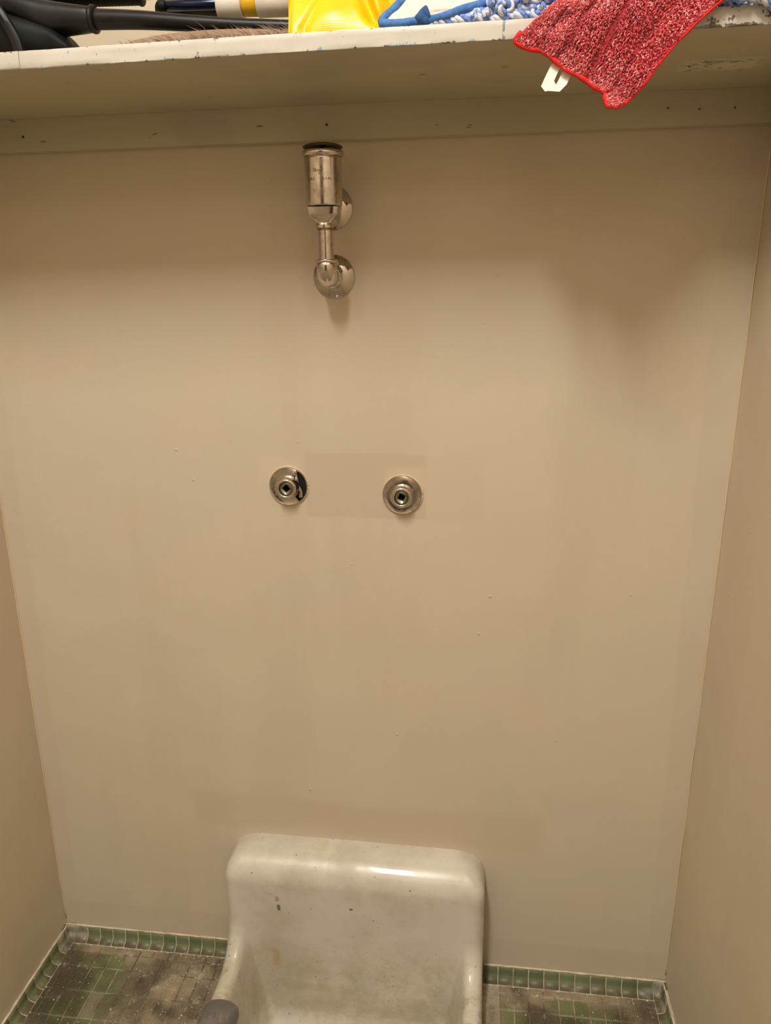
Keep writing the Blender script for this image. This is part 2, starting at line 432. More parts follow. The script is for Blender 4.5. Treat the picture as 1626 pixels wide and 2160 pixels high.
# ------------------------------------------------------------------ porcelain mop sink
def porcelain():
    t = NT('stained_porcelain')
    c = t.mix(t.step(t.noise(7, 5, .65), .38, .68), lin((210, 202, 186)), lin((188, 179, 160)))
    o = t.xyz()
    # yellow-olive stains
    c = t.mix(t.math('MULTIPLY', t.step(t.noise(16, 5, .7, .5), .56, .70), .40), c, lin((186, 172, 128)))
    c = t.mix(t.math('MULTIPLY', t.step(t.noise(60, 4, .7), .58, .72), .35), c, lin((178, 166, 140)))
    low = t.step(o[2], .13, .03)
    c = t.mix(t.math('MULTIPLY', low, t.math('MULTIPLY', t.step(t.noise(26, 6, .72), .42, .66), .55)), c, lin((170, 158, 124)))
    rim = t.math('MULTIPLY', t.step(o[1], -.09, -.12), t.step(o[2], .05, .07))
    c = t.mix(t.math('MULTIPLY', rim, t.math('MULTIPLY', t.step(t.noise(34, 6, .75), .48, .62), .60)), c, lin((158, 138, 104)))
    # drips: stretched in z
    dr = t.step(t.noise(30, 4, .6, 0, None, (1, 1, .12)), .60, .74)
    c = t.mix(t.math('MULTIPLY', dr, .25), c, lin((188, 172, 132)))
    # chips and specks
    sp = t.math('MULTIPLY', t.step(t.voro(62), .10, .06), t.step(t.noise(13, 2), .5, .56))
    c = t.mix(t.math('MULTIPLY', sp, .85), c, lin((70, 72, 66)))
    sp2 = t.math('MULTIPLY', t.step(t.voro(170), .14, .08), t.step(t.noise(8, 2), .54, .62))
    c = t.mix(t.math('MULTIPLY', sp2, .7), c, lin((120, 104, 78)))
    # two chips by the left side and a brown spot
    c = t.mix(t.math('MULTIPLY', t.box(.4545, .4600, .170, .184, .0016, .006, 160), .9), c, lin((72, 92, 90)))
    c = t.mix(t.math('MULTIPLY', t.box(.452, .459, .192, .203, .003, .006, 90), .75), c, lin((160, 134, 72)))
    c = t.mix(t.math('MULTIPLY', t.box(.586, .5915, .186, .190, .001, .003, 160), .9), c, lin((64, 66, 66)))
    c = t.mix(t.math('MULTIPLY', t.box(.437, .452, .035, .075, .006, .012, 60), .5), c, lin((176, 146, 84)))
    r = t.math('ADD', .30, t.math('MULTIPLY', t.step(t.noise(14, 4, .6), .4, .7), .15))
    r = t.math('ADD', r, t.math('MULTIPLY', low, .18))
    return t.out(c, r, 0, t.bump(t.noise(9, 2), .3, .004, t.bump(t.noise(220, 2), .12, .0006)), Coat_Weight=.3, Coat_Roughness=.035)
M_porc = porcelain()
SH = .276; XL, XR = .3590, .8205
def arc2(cy, cz, r, a0, a1, n):
    return [(cy + r*math.cos(a0+(a1-a0)*k/n), cz + r*math.sin(a0+(a1-a0)*k/n)) for k in range(n+1)]
# shared part: wall, flat top, front roll
rollr = .050; rolly = .060; T = .070
A = [(-.000, SH), (-.003, SH), (-.006, SH)] + [(-(T-rolly) - rolly*math.sin(PI/2*k/14), SH-rollr + rollr*math.cos(PI/2*k/14)) for k in range(0, 15)]
HR = .080; Rf = .060; NF = 18; NC = 14; NG = 22; NE = 16
zf = SH-rollr; rimf0 = HR + Rf
B_r = [(-T, zf + (rimf0-zf)*k/NF) for k in range(1, NF+1)]
C_r = [(-T-Rf + Rf*math.cos(PI/2*k/NC), HR+Rf - Rf*math.sin(PI/2*k/NC)) for k in range(1, NC+1)]
yend = -.60
G_r = [(-T-Rf + (yend+.06+T+Rf)*k/NG, HR) for k in range(1, NG+1)]
E_r = [(yend+.06 - .02*k/NE, HR) for k in range(1, NE+1)]
bz = -.120; Rc = .055
B_c = [(-T+.003*math.sin(PI*k/NF) + .016*(k/NF)**1.2, zf + (bz+Rc-zf)*k/NF) for k in range(1, NF+1)]
y_ = B_c[-1][0]
C_c = [(y_-Rc + Rc*math.cos(PI/2*k/NC), bz+Rc - Rc*math.sin(PI/2*k/NC)) for k in range(1, NC+1)]
y_ = C_c[-1][0]; yfr = yend + .055
G_c = [(y_ + (yfr+.06-y_)*k/NG, bz) for k in range(1, NG+1)]
E_c = [(yfr+.06-.06*math.sin(PI/2*k/NE), bz + (HR-bz)*(1-math.cos(PI/2*k/NE))) for k in range(1, NE+1)]
rimP = A + B_r + C_r + G_r + E_r; cenP = A + B_c + C_c + G_c + E_c
# front edge: both run forward over the rim and roll down
for dy, dz in [(-.012, 0), (-.024, -.001), (-.036, -.006), (-.044, -.014), (-.047, -.026)]:
    rimP.append((yfr+dy, HR+dz)); cenP.append((yfr+dy, HR+dz))
NV = len(rimP)
def nrm2(P, i):
    a = P[max(i-1, 0)]; b = P[min(i+1, len(P)-1)]; dy, dz = b[0]-a[0], b[1]-a[1]; l = math.hypot(dy, dz) or 1
    return (dz/l, -dy/l)      # pointing out of the surface towards viewer/up
RE = .017                      # outer edge radius
us = []                        # (offset from the outer edge, lateral), from left to right
edge = [(RE*(1-math.cos(PI/2*k/8)), RE*(1-math.sin(PI/2*k/8))) for k in range(0, 9)]    # x in, depth below the surface
left = [(x, d) for x, d in edge]
inner = [.022, .028, .034, .040, .046, .052, .058, .064, .070, .078, .088, .10]
halfw = (XR-XL)/2
mid = [.10 + (halfw-.10)*k/12 for k in range(1, 13)]
cols = left + [(x, 0) for x in inner + mid]
def wt(x): 
    t_ = min(max((x-.026)/.050, 0), 1); return t_*t_*(3-2*t_)
verts = []; faces = []
full = [(x, d, -1) for x, d in cols] + [(x, d, 1) for x, d in reversed(cols[:-1])]
NCOL = len(full)
RCN = .046
for i in range(NV):
    n_ = nrm2(rimP, i)
    for x, d, sd in full:
        w = wt(x)
        y = rimP[i][0]*(1-w) + cenP[i][0]*w; z = rimP[i][1]*(1-w) + cenP[i][1]*w
        y -= n_[0]*0; 
        py, pz = y - (n_[0])*d*1.0, z - (n_[1])*d*1.0
        py = min(py, 0)
        # rounded top corners in the front view
        h = pz; ins = 0
        if h > SH-RCN and rimP[i][0] > -T-.01:
            q_ = (h-(SH-RCN))/RCN; ins = RCN*(1-math.sqrt(max(0, 1-min(q_, 1)**2)))
        f_ = 1 - ins/halfw
        xx = (halfw - x)*f_
        X = (XL+XR)/2 + sd*xx
        # the top edge bows a little
        if pz > .2: pz += .0022*math.cos((X-XL)/(XR-XL)*PI*1.0-.5)*(pz-.2)/.1
        verts.append((X, py, pz))
for i in range(NV-1):
    for j in range(NCOL-1):
        a = i*NCOL+j; faces.append((a, a+1, a+NCOL+1, a+NCOL))
# skirts: outer edge straight back to the wall, or down to the floor
b0 = len(verts)
for side in (0, NCOL-1):
    st = len(verts)
    for i in range(NV):
        X, y, z = verts[i*NCOL+side]
        s_ = 0
        if rimP[i][1] > rimf0 - .02 and rimP[i][0] > -T-.001: verts.append((X, -.0005, max(z-.02*s_, 0)))
        else:
            k = min(max((-rimP[i][0]-T)/(Rf), 0), 1)
            verts.append((X, -.0005 + (y)*k, z*(1-k)*.5))
    for i in range(NV-1):
        a = i*NCOL+side; c = st+i
        faces.append((a, a+NCOL, c+1, c) if side == 0 else (a+NCOL, a, c, c+1))
st = len(verts)
for j in range(NCOL):
    X, y, z = verts[(NV-1)*NCOL+j]; verts.append((X, y, 0))
for j in range(NCOL-1): faces.append(((NV-1)*NCOL+j, (NV-1)*NCOL+j+1, st+j+1, st+j))
sink = thing('mop_sink', 'stained off-white porcelain floor mop sink with tall rolled back against wall', 'sink', ((XL+XR)/2, 0, 0))
bo = obj('basin', verts, faces, M_porc, sink)
bo.data.validate()
# rubber guard on the left rim and front
def guard_mat():
    t = NT('grey_rim_guard')
    c = t.mix(t.step(t.noise(24, 5, .6), .4, .68), lin((104, 98, 92)), lin((132, 124, 116)))
    c = t.mix(t.math('MULTIPLY', t.step(t.noise(85, 4, .7), .58, .7), .5), c, lin((152, 138, 120)))
    return t.out(c, .42, 0, t.bump(t.noise(150, 3), .2, .001))
M_guard = guard_mat()
def guard_section(a, s):       # a: 0..1 around, returns (offset x, z)
    an = PI*a; hw = .0315*s
    return (-math.cos(an)*hw, (math.sin(an)**.75)*.032*s)
mb = MB()
gx = XL + .0245
def gfn(u, v):
    y = -.198 - .345*max(v-.16, 0)/.84
    if v < .16:
        q = v/.16; s = math.sin(PI/2*q)**.55 if q > 0 else 0.0; y = -.198 + .020*(1-q)**1.4
        s = .90 + .10*s
        dx, dz = guard_section(u, s); dz *= (.84+.16*q); return (gx+dx, y - .010*(1-math.sin(PI*u))*0, HR-.020+dz + (0 if q > 0 else 0))
    dx, dz = guard_section(u, 1.0); return (gx+dx, y, HR-.020+dz)
mb.grid(gfn, 28, 40)
# closed rounded nose
def nose(u, v):
    dx, dz = guard_section(u, .90); q = 1 - v
    return (gx+dx*q, -.178+.004*math.sin(PI/2*v), HR-.020+dz*.84*q)
mb.grid(nose, 28, 5)
# embossed ring and its strokes
ring = [(gx-.006+.0065*math.cos(2*PI*k/24), -.214+.0085*math.sin(2*PI*k/24), 0) for k in range(25)]
ring = [(x, y, HR-.020 + (math.sin(math.acos(max(-1, min(1, -(x-gx)/.0315))))**.75)*.032) for x, y, _ in ring]
mb.tube(ring, .0008, 6)
mb.build('rim_guard', M_guard, sink)

# paint flecks scattered over the tiles
mb = MB()
for k in range(560):
    x = random.choice([random.uniform(.02, .352), random.uniform(.83, 1.13), random.uniform(.25, .352)]); y = -.022 - random.random()**1.2*.40
    s_ = random.uniform(.0004, .0013) * (1.7 if random.random() < .06 else 1); a = random.random()*PI
    v = []
    for j in range(5):
        an = a + 2*PI*j/5; rr = s_*random.uniform(.6, 1.2); v.append((x+rr*math.cos(an), y+rr*math.sin(an), .0006+random.uniform(0, .0004)))
    v.append((x, y, .0013)); v += [(p[0], p[1], .0001) for p in v[:5]]
    mb.add(v, [(0,1,5),(1,2,5),(2,3,5),(3,4,5),(4,0,5)] + [(j, 6+j, 6+(j+1) % 5, (j+1) % 5) for j in range(5)])
fl = mb.build('paint_flecks', flat_mat('fleck_paint', (216, 206, 184), .7), smooth=False)
tag(fl, 'tiny pale paint flecks scattered over the dirty green floor tiles', 'debris'); fl['kind'] = 'stuff'

# ------------------------------------------------------------------ shelf
def shelf_mat(name, face):
    t = NT(name); o = t.xyz()
    if face:
        c = t.mix(t.step(t.noise(14, 4, .6), .4, .7), lin((204, 199, 189)), lin((196, 190, 180)))
        grain = t.noise(40, 3, .6, 0, None, (.06, 1, 1))
        # chips: only near the two long edges and worse to the right end; local z 0..1 in the attribute
        at = t.n('ShaderNodeAttribute'); at.attribute_name = 'shade_id'; e = at.outputs['Fac']
        lowe = t.step(e, .22, .0); upe = t.step(e, .88, 1.0); rt_ = t.step(o[0], .95, 1.03)
        mid_ = t.step(o[0], .66, .74)
        n1 = t.noise(150, 4, .65)
        amt = t.math('ADD', t.math('MULTIPLY', lowe, t.math('ADD', .10, t.math('MULTIPLY', mid_, .055))), t.math('MULTIPLY', upe, .07))
        amt = t.math('ADD', amt, t.math('MULTIPLY', rt_, .10))
        chip = t.step(t.math('ADD', n1, amt), .665, .68)
        n2 = t.noise(50, 2, .5)
        cc = t.mix(t.step(n2, .45, .52), lin((140, 172, 192)), lin((104, 92, 80)))
        cc = t.mix(rt_, cc, t.mix(t.step(n2, .42, .5), lin((124, 134, 136)), lin((98, 88, 78))))
        c = t.mix(chip, c, cc)
        # seam smear of blue at x = .805
        sm = t.math('MULTIPLY', t.box(.8035, .8065, 1.47, 1.52, .0006, .004, 90), t.step(t.noise(120, 3), .44, .54))
        c = t.mix(sm, c, lin((118, 134, 146)))
        sp = t.math('MULTIPLY', t.step(t.voro(95), .085, .06), t.step(t.noise(17, 2), .55, .6))
        c = t.mix(sp, c, lin((94, 84, 72)))
        h = t.math('ADD', grain, t.math('MULTIPLY', chip, -1.2))
        return t.out(c, .42, 0, t.bump(h, .35, .0012))
    c = t.mix(t.step(t.noise(3.2, 3, .5, .6), .47, .53), lin((183, 175, 149)), lin((178, 168, 146)))
    pe = t.math('MULTIPLY', t.box(1.010, 1.094, -.142, -.100, .010, .02, 25, 0, 1), 1.0)
    fl_ = t.noise(60, 3, .6, 1.2, None, (.55, 1, 1)); crack = t.step(t.noise(85, 4, .7, 1.5, None, (.4, 1, 1)), .56, .60)
    patch = t.math('MULTIPLY', pe, t.step(fl_, .36, .46))
    c = t.mix(t.math('MULTIPLY', patch, .8), c, lin((214, 204, 180)))
    c = t.mix(t.math('MULTIPLY', t.math('MULTIPLY', pe, crack), .9), c, lin((72, 58, 42)))
    # small rust nail stains
    for x, y in ((.7136, -.1406), (.8084, -.1552), (.885, -.135)):
        c = t.mix(t.math('MULTIPLY', t.box(x-.0035, x+.0035, y-.0022, y+.0022, .0018, .004, 220, 0, 1), .85), c, lin((104, 66, 36)))
    sc = t.math('MULTIPLY', t.step(t.noise(120, 2, .5, 0, None, (.22, 1, 1)), .735, .75), t.step(t.noise(11, 2), .5, .56))
    c = t.mix(t.math('MULTIPLY', sc, .7), c, lin((96, 78, 56)))
    h = t.math('ADD', t.noise(26, 3, .6, 0, None, (.12, 1, 1)), t.math('MULTIPLY', patch, .8))
    h = t.math('SUBTRACT', h, t.math('MULTIPLY', t.math('MULTIPLY', pe, crack), 1.0))
    return t.out(c, .40, 0, t.bump(h, .45, .0016))
M_face = shelf_mat('shelf_edge_paint', True); M_under = shelf_mat('shelf_paint', False)
ZS = 1.4676; ST = .0180; SD = .250
def zoff(x, y): return .0078*x/1.15 + .0156*(x/1.15)*(-y/SD)*.55 + .0014*math.sin(PI*x/1.15*1.3)
shelf = thing('wall_shelf', 'cream painted wooden shelf board with chipped blue showing along its edge', 'shelf', (ROOM_W/2, 0, ZS))
mb = MB()
def board(x0, x1, bev=.0012, face_y=-SD):
    prof = [(-.0006, 0), (face_y+bev, 0), (face_y+bev*.3, bev*.3), (face_y, bev), (face_y, ST*.35), (face_y, ST*.65), (face_y, ST-bev), (face_y+bev*.3, ST-bev*.3), (face_y+bev, ST), (-.0006, ST)]
    n = max(2, int((x1-x0)/.012)); m = len(prof)
    V = []; C = []
    b = len(mb.v)
    for i in range(n+1):
        x = x0+(x1-x0)*i/n
        for k, (y, z) in enumerate(prof):
            yy = y + (nz(x*40, k*.4)*.0007 if 1 <= k <= 8 else 0)
            zz = z + (nz(x*60, k*3.3, 4)*.0005 if k in (2, 3, 6, 7) else 0)
            mb.v.append(Vector((x, yy, ZS+zoff(x, y)+zz))); mb.c.append(z/ST)
    for i in range(n):
        for k in range(m):
            k2 = (k+1) % m
            mb.f.append((b+i*m+k, b+i*m+k2, b+(i+1)*m+k2, b+(i+1)*m+k)); mb.mi.append(1 if k in (0, 8, 9) else 0)
    mb.f.append(tuple(b+k for k in range(m))[::-1]); mb.mi.append(0)
    mb.f.append(tuple(b+n*m+k for k in range(m))); mb.mi.append(0)
board(.278, ROOM_W+.006)
mb.build('board', [M_face, M_under], shelf, vcol=True, sharp=40)
mb = MB(); board(.001, .2779, .0016, -SD-.0012)
mb.build('board_end_piece', [M_face, M_under], shelf, vcol=True, sharp=40)
# cleat under the shelf, on the back wall
ZC = 1.4260; HC = .0416; TC = .0200
mb = MB(); n = 90
def zc(x): return .0077*x/1.15
prof = [(0, 0), (-TC+.0012, 0), (-TC+.0003, .0003), (-TC, .0014), (-TC, HC*.5), (-TC, HC+.0005), (0, HC+.0005)]
for i in range(n+1):
    x = .0005 + (ROOM_W+.006)*i/n
    for k, (y, z) in enumerate(prof):
        zz = (zoff(x, y)+ZS-.0001) if k >= 5 else ZC + z + zc(x) + (nz(x*45, k)*.0006 if k in (1, 2, 3) else 0)
        mb.v.append(Vector((x, y-.0002, zz))); mb.c.append(.5)
m_ = len(prof)
for i in range(n):
    for k in range(m_):
        k2 = (k+1) % m_; mb.f.append((i*m_+k, i*m_+k2, (i+1)*m_+k2, (i+1)*m_+k)); mb.mi.append(0)
cleat = mb.build('back_cleat', M_under, shelf, sharp=40)
M_nail = flat_mat('rusty_nail', (42, 28, 18), .7)
for x, z in ((.1365, 1.4466), (.5752, 1.4488), (1.0197, 1.4542), (1.0584, 1.4518), (1.1016, 1.452)):
    big = x in (.1365, .5752)
    mb = MB().lathe((x, -TC-.0001, z), (0, -1, 0), [(.0040, 0), (.0036, .0004), (.0028, .0002)], 20, 0, cap=False)
    mb.lathe((x, -TC-.0001, z), (0, -1, 0), [(.0017 if big else .0012, .0), (.0015 if big else .001, .0005), (0, .0006)], 14, 1, cap=False)
    o = mb.build('nail_hole', [M_under, M_nail], cleat); o.location = (0, 0, 0)

# ------------------------------------------------------------------ vacuum breaker on the wall
VX, VY = .5765, -.060
vb = thing('vacuum_breaker', 'worn chrome vacuum breaker valve and pipe on the wall under the shelf', 'valve', (VX, 0, 1.2525))
def flange_prof(R): return [(R, -.0005), (R*1.0, .0012), (R*.985, .0026), (R*.95, .0030), (R*.90, .0046), (R*.60, .0094), (R*.42, .0112), (R*.40, .013)]
for nm, z, cx in (('wall_flange', 1.3455, .5752), ('wall_flange', 1.2525, .5760)):
    MB().lathe((cx, 0, z), (0, -1, 0), flange_prof(.0304), 72, cap=False).build(nm, M_chrome2, vb)
# barrel
prof = [(.0205, -.0005), (.0232, 0), (.0240, .0012), (.0243, .003), (.0246, .030), (.0248, .058), (.0250, .0625)]
zb = 1.3415
MB().lathe((VX, VY, zb), (0, 0, 1), prof, 72, ref=(0, -1, 0)).build('barrel', M_chrome, vb)
MB().lathe((VX, VY, zb+.0615), (0, 0, 1), [(.0250, -.0002), (.0266, .0004), (.0277, .0022), (.0279, .0042), (.0274, .0060), (.0262, .0074), (.0235, .0076), (.0230, .0030)], 72, cap=False).build('rim_ring', M_chrome, vb)
MB().lathe((VX, VY, zb+.066), (0, 0, 1), [(0, -.001), (.0232, -.001)], 48, cap=False).build('inner_disc', M_dark_hole, vb)  # near-black disc closing the barrel inside the ring
# domed hood standing just above the open ring
hz = 1.4142
MB().lathe((VX, VY, hz), (0, 0, 1), [(0, .0004), (.0240, .0004), (.0258, -.0004), (.0264, .0004), (.0258, .0016), (.020, .0038), (.010, .0055), (0, .006)], 64, cap=False, mi=0).build('hood', flat_mat('hood_metal', (96, 84, 68), .4, .8), vb)  # hood metal is browner and darker than the barrel chrome
MB().lathe((VX, VY, zb+.064), (0, 0, 1), [(.004, 0), (.004, .0095)], 16).build('hood_stem', M_dark_hole, vb)
# yoke: flared square shoulder that necks down into the collar
mb = MB()
def yoke(u, v):
    a = 2*PI*u; q = v
    hw = .0226-.004*q if q < .45 else .0208 + (.0118-.0208)*min((q-.45)/.42, 1)**.75
    n_ = 6.0 if q < .45 else 6.0 - 4.0*min((q-.45)/.42, 1)
    c, s_ = math.cos(a), math.sin(a)
    r = (abs(c)**n_ + abs(s_)**n_)**(-1/n_)
    dy = .72 + .28*max(0, (q-.45)/.55)
    return (VX + hw*r*c, VY - .003 + hw*r*s_*dy, zb - .001 - .022*q)
mb.grid(yoke, 64, 26, closeu=True)
b = len(mb.v)
mb.v += [Vector((VX, VY-.003, zb-.001))]; mb.c.append(.5)
for k in range(64): mb.f.append((k, (k+1) % 64, b)); mb.mi.append(0)
mb.lathe((VX, VY-.001, zb-.0275), (0, 0, 1), [(.0108, 0), (.0118, .0006), (.0120, .003), (.0119, .009)], 48, cap=True)
mb.build('yoke', M_chrome, vb, sharp=50)
# dark recess lip under the barrel front
MB().lathe((VX, VY-.002, zb-.0005), (0, 0, 1), [(.0222, -.0004), (.0215, .0002), (.0195, .0006)], 48, cap=False).build('recess_ring', M_dark_hole, vb)
# inlet from the yoke to the upper flange
P = bez([(VX+.003, VY+.004, 1.330), (VX+.006, VY+.016, 1.330), (VX+.004, VY+.032, 1.336), (VX, -.018, 1.343), (.5752, -.004, 1.3455)], 24)
MB().tube(P, lambda t: .0135 - .0018*t, 32).build('inlet_pipe', M_chrome, vb)
MB().lathe((VX+.001, VY, 1.2700), (0, 0, 1), [(.0101, 0), (.0101, .0445)], 48, cap=False).build('tube', M_chrome, vb)
MB().lathe((VX+.001, VY, 1.3118), (0, 0, 1), [(.0112, 0), (.0114, .0012), (.0106, .0026)], 48, cap=True).build('thread_ring', M_ring, vb)
mb = MB()
P = [(VX+.001, VY, 1.2735), (VX+.001, VY, 1.266)]
cyy, czz, RR = VY+.0125, 1.2650, .0125
for k in range(0, 13):
    a = PI/2*k/12; P.append((VX+.001-.0006*k/12, cyy - RR*math.cos(a), czz - RR*math.sin(a)))
P += [(.5762, -.03, 1.2525), (.5760, -.003, 1.2525)]
mb.tube(P, lambda t: .0142 if t < .9 else .0136, 40)
mb.lathe((VX+.001, VY, 1.2705), (0, 0, 1), [(.0142, 0), (.0154, .0008), (.0156, .0028), (.0150, .0040), (.0104, .0044)], 48, cap=False)
mb.lathe((.5761, -.0295, 1.2525), (0, -1, 0), [(.0140, -.004), (.0160, -.0032), (.0163, 0), (.0158, .003), (.0140, .0038)], 48, cap=False)
mb.build('elbow', M_chrome, vb)
# engraved maker's script round the barrel front
def wrap_text(s, size, z, ang0, parent, shear=0.0):
    cu = bpy.data.curves.new('t', 'FONT'); cu.body = s; cu.size = size; cu.align_x = 'CENTER'; cu.shear = shear; cu.extrude = 0.00004; cu.offset = -.00002
    to = bpy.data.objects.new('t', cu); COL.objects.link(to)
    bpy.context.view_layer.update()
    me = bpy.data.meshes.new_from_object(to.evaluated_get(bpy.context.evaluated_depsgraph_get()))
    R = .02475; V = []
    for v in me.vertices:
        a = ang0 + v.co.x/R; r = R + .00015 + v.co.z
        V.append((VX + r*math.sin(a), VY - r*math.cos(a), z+v.co.y))
    F = [tuple(p.vertices) for p in me.polygons]
    COL.objects.unlink(to); bpy.data.objects.remove(to)
    return V, F
mb = MB()
for s_, sz, z, a0, sh in (('Sloan', .0062, 1.3825, -.02, .4), ('®', .004, 1.3790, .12, 0), ('Z.A.S.', .0048, 1.3725, -.36, 0), ('B.A.M.', .0046, 1.3725, .50, 0)):
    V, F = wrap_text(s_, sz, z, a0 - .12, vb, sh); mb.add(V, F)
eng = mb.build('engraving', M_engrave, vb, smooth=False)

# ------------------------------------------------------------------ the two handle-less faucet stems
def stem(x, z, label, torn, tilt):
    th = thing('faucet_stem', label, 'faucet stem', (x, 0, z))
    R = .0314
    prof = [(R*1.005, -.0008), (R*1.005, .0010), (R*.975, .0034), (R*.955, .0040), (R*.93, .0034), (R*.60, .0038), (R*.47, .0041)]
    seg = 96; mb = MB(); mb.lathe((x, 0, z), (0, -1, 0), prof, seg, ref=(1, 0, 0), cap=False)
    if torn:            # a crescent is broken out of the plate on the right
        nf = []; nm = []
        for f, mi in zip(mb.f, mb.mi):
            cc = sum((mb.v[i] for i in f), Vector())/4; dx, dz = cc.x-x, cc.z-z; r = math.hypot(dx, dz)
            if dx > R*.44 and r < R*.925 and -.70*R < dz < .84*R and f[0] // seg >= 4 : continue
            nf.append(f); nm.append(mi)
        mb.f = nf; mb.mi = nm
    mb.build('escutcheon', M_chrome_rust, th, sharp=60)
    # soft paint bead round the plate
    ring = [(x + (R+.0002)*math.cos(2*PI*k/64), -.0008, z + (R+.0002)*math.sin(2*PI*k/64)) for k in range(65)]
    MB().tube(ring, lambda t: .0009+.0008*abs(nz(t*13, x*40, 3)), 8).build('paint_bead', M_bead, th)
    if torn:
        MB().lathe((x, 0, z), (0, -1, 0), [(0, .0006), (R*.96, .0006)], 48, cap=False).build('wall_opening', M_dark_hole, th)
        # thin bent sliver still hanging in the gap
        P = bez([(x+.0135, -.0052, z+.0245), (x+.0150, -.0050, z+.012), (x+.0160, -.0040, z+.002), (x+.0195, -.0030, z-.008), (x+.0200, -.0028, z-.0180)], 24)
        mb = MB(); V = []; F = []
        for i, p in enumerate(P):
            t_ = i/24; w = .0014+.0032*t_**1.4
            V += [p + Vector((-w, 0, 0)), p + Vector((w*.6, .0006, 0)), p + Vector((w*.6, .0012, 0)), p + Vector((-w, .0007, 0))]
        for i in range(24):
            for k in range(4): F.append((i*4+k, i*4+(k+1) % 4, i*4+4+(k+1) % 4, i*4+4+k))
        mb.add(V, F); mb.build('bent_sliver', M_chrome, th)
    ax = Vector((.0, -1, .0)) 
    o = (x+.0003, 0, z+.0004)
    body = [(.0172, .003), (.0174, .0050), (.0164, .0066), (.0162, .0190), (.0157, .0216), (.0143, .0230), (.0124, .0230), (.0112, .0218), (.0106, .0200), (.0104, .0170)]
    MB().lathe(o, ax, body, 64, cap=False).build('stem_sleeve', M_chrome, th)
    # inner socket with the square hole
    mb = MB(); n = 64; h = .0052; V = []; F = []
    ca, sa = math.cos(tilt), math.sin(tilt)
    def sq(k):
        a = 2*PI*k/n; c, s_ = math.cos(a), math.sin(a); r = h/max(abs(c), abs(s_)); px, pz = r*c, r*s_
        return px*ca-pz*sa, px*sa+pz*ca
    for k in range(n):
        a = 2*PI*k/n + tilt; V.append((o[0]+.0100*math.cos(a), -.0185, o[2]+.0100*math.sin(a)))
    for k in range(n):
        a = 2*PI*k/n + tilt; V.append((o[0]+.0082*math.cos(a), -.0196, o[2]+.0082*math.sin(a)))
    for k in range(n):
        px, pz = sq(k); V.append((o[0]+px*.92, -.0180, o[2]+pz*.92))
    for k in range(n):
        px, pz = sq(k); V.append((o[0]+px*.92, -.0055, o[2]+pz*.92))
    for r_ in range(3):
        for k in range(n): F.append((r_*n+k, r_*n+(k+1) % n, (r_+1)*n+(k+1) % n, (r_+1)*n+k))
    mb.add(V, F); b = len(mb.v)
    mb.v.append(Vector((o[0], -.0055, o[2]))); mb.c.append(.5)
    for k in range(n): mb.f.append((3*n+k, 3*n+(k+1) % n, b)); mb.mi.append(1)
    for i in range(2*n, 3*n): mb.mi[i] = 1
    mb.build('square_socket', [M_brass, M_dark_hole], th, sharp=40)
    return th
stem(.4944, .9376, 'left chrome faucet stem without handle, its plate torn open on the right', True, math.radians(42))
stem(.6746, .9279, 'right chrome faucet stem without handle, its scratched plate whole', False, math.radians(-24))

# ------------------------------------------------------------------ things on the shelf
def ztop(x, y): return ZS + ST + zoff(x, y)
def ribs(t):
    return None
# --- black tool: head, socket, pole
bt = thing('floor_tool', 'black plastic floor tool with wide socket and black pole lying on shelf', 'cleaning tool', (.24, -.2, 1.488))
def loft(sections, seg=40, power=2.6):
    mb = MB(); n = len(sections); V = []; F = []
    for (x, y, z, ry, rz) in sections:
        for k in range(seg):
            a = 2*PI*k/seg; c, s_ = math.cos(a), math.sin(a)
            r = (abs(c)**power + abs(s_)**power)**(-1/power)
            V.append((x, y+ry*r*c, z+rz*r*s_))
    for i in range(n-1):
        for k in range(seg): F.append((i*seg+k, i*seg+(k+1) % seg, (i+1)*seg+(k+1) % seg, (i+1)*seg+k))
    F.append(tuple(range(seg))[::-1]); F.append(tuple((n-1)*seg+k for k in range(seg)))
    return mb.add(V, F)
def interp(sec, n):
    P = bez([Vector(s_[:3]) for s_ in sec], n); Q = bez([Vector((s_[3], s_[4], 0)) for s_ in sec], n)
    return [(p.x, p.y, p.z, abs(q.x), abs(q.y)) for p, q in zip(P, Q)]
sec = interp([(.10, -.175, 1.560, .014, .008), (.17, -.185, 1.556, .020, .010), (.235, -.195, 1.551, .020, .010), (.262, -.20, 1.545, .019, .0135), (.292, -.20, 1.5355, .018, .0175), (.318, -.20, 1.5335, .016, .0150), (.340, -.20, 1.5325, .014, .0125), (.3435, -.20, 1.5325, .0125, .0115)], 60)
loft(sec).build('socket', M_black, bt, sharp=60)
MB().lathe((.3425, -.20, 1.5325), (1, 0, -.03), [(.0120, 0), (.0140, .0006), (.0146, .0024), (.0144, .0044), (.0128, .0056), (.0112, .0058)], 40).build('collar', M_black, bt)
MB().tube(bez([(.345, -.20, 1.5325), (.40, -.20, 1.5292), (.46, -.20, 1.5235), (.52, -.20, 1.5185), (.60, -.2, 1.5125)], 30), lambda t: .0108-.0036*min(t*1.4, 1), 32).build('pole', M_black_pole, bt)
sec = interp([(.12, -.165, 1.520, .05, .030), (.22, -.170, 1.518, .055, .030), (.262, -.175, 1.514, .050, .026), (.292, -.180, 1.5095, .042, .020), (.308, -.19, 1.504, .034, .013), (.322, -.20, 1.498, .026, .0065)], 30)
loft(sec, 40, 3.0).build('head', M_rubber, bt, sharp=60)
mb = MB(); P = bez([(.232, -.236, 1.553), (.246, -.240, 1.543), (.257, -.241, 1.530), (.265, -.241, 1.516), (.2715, -.241, 1.502), (.2735, -.241, 1.4885)], 30)
V = []; F = []
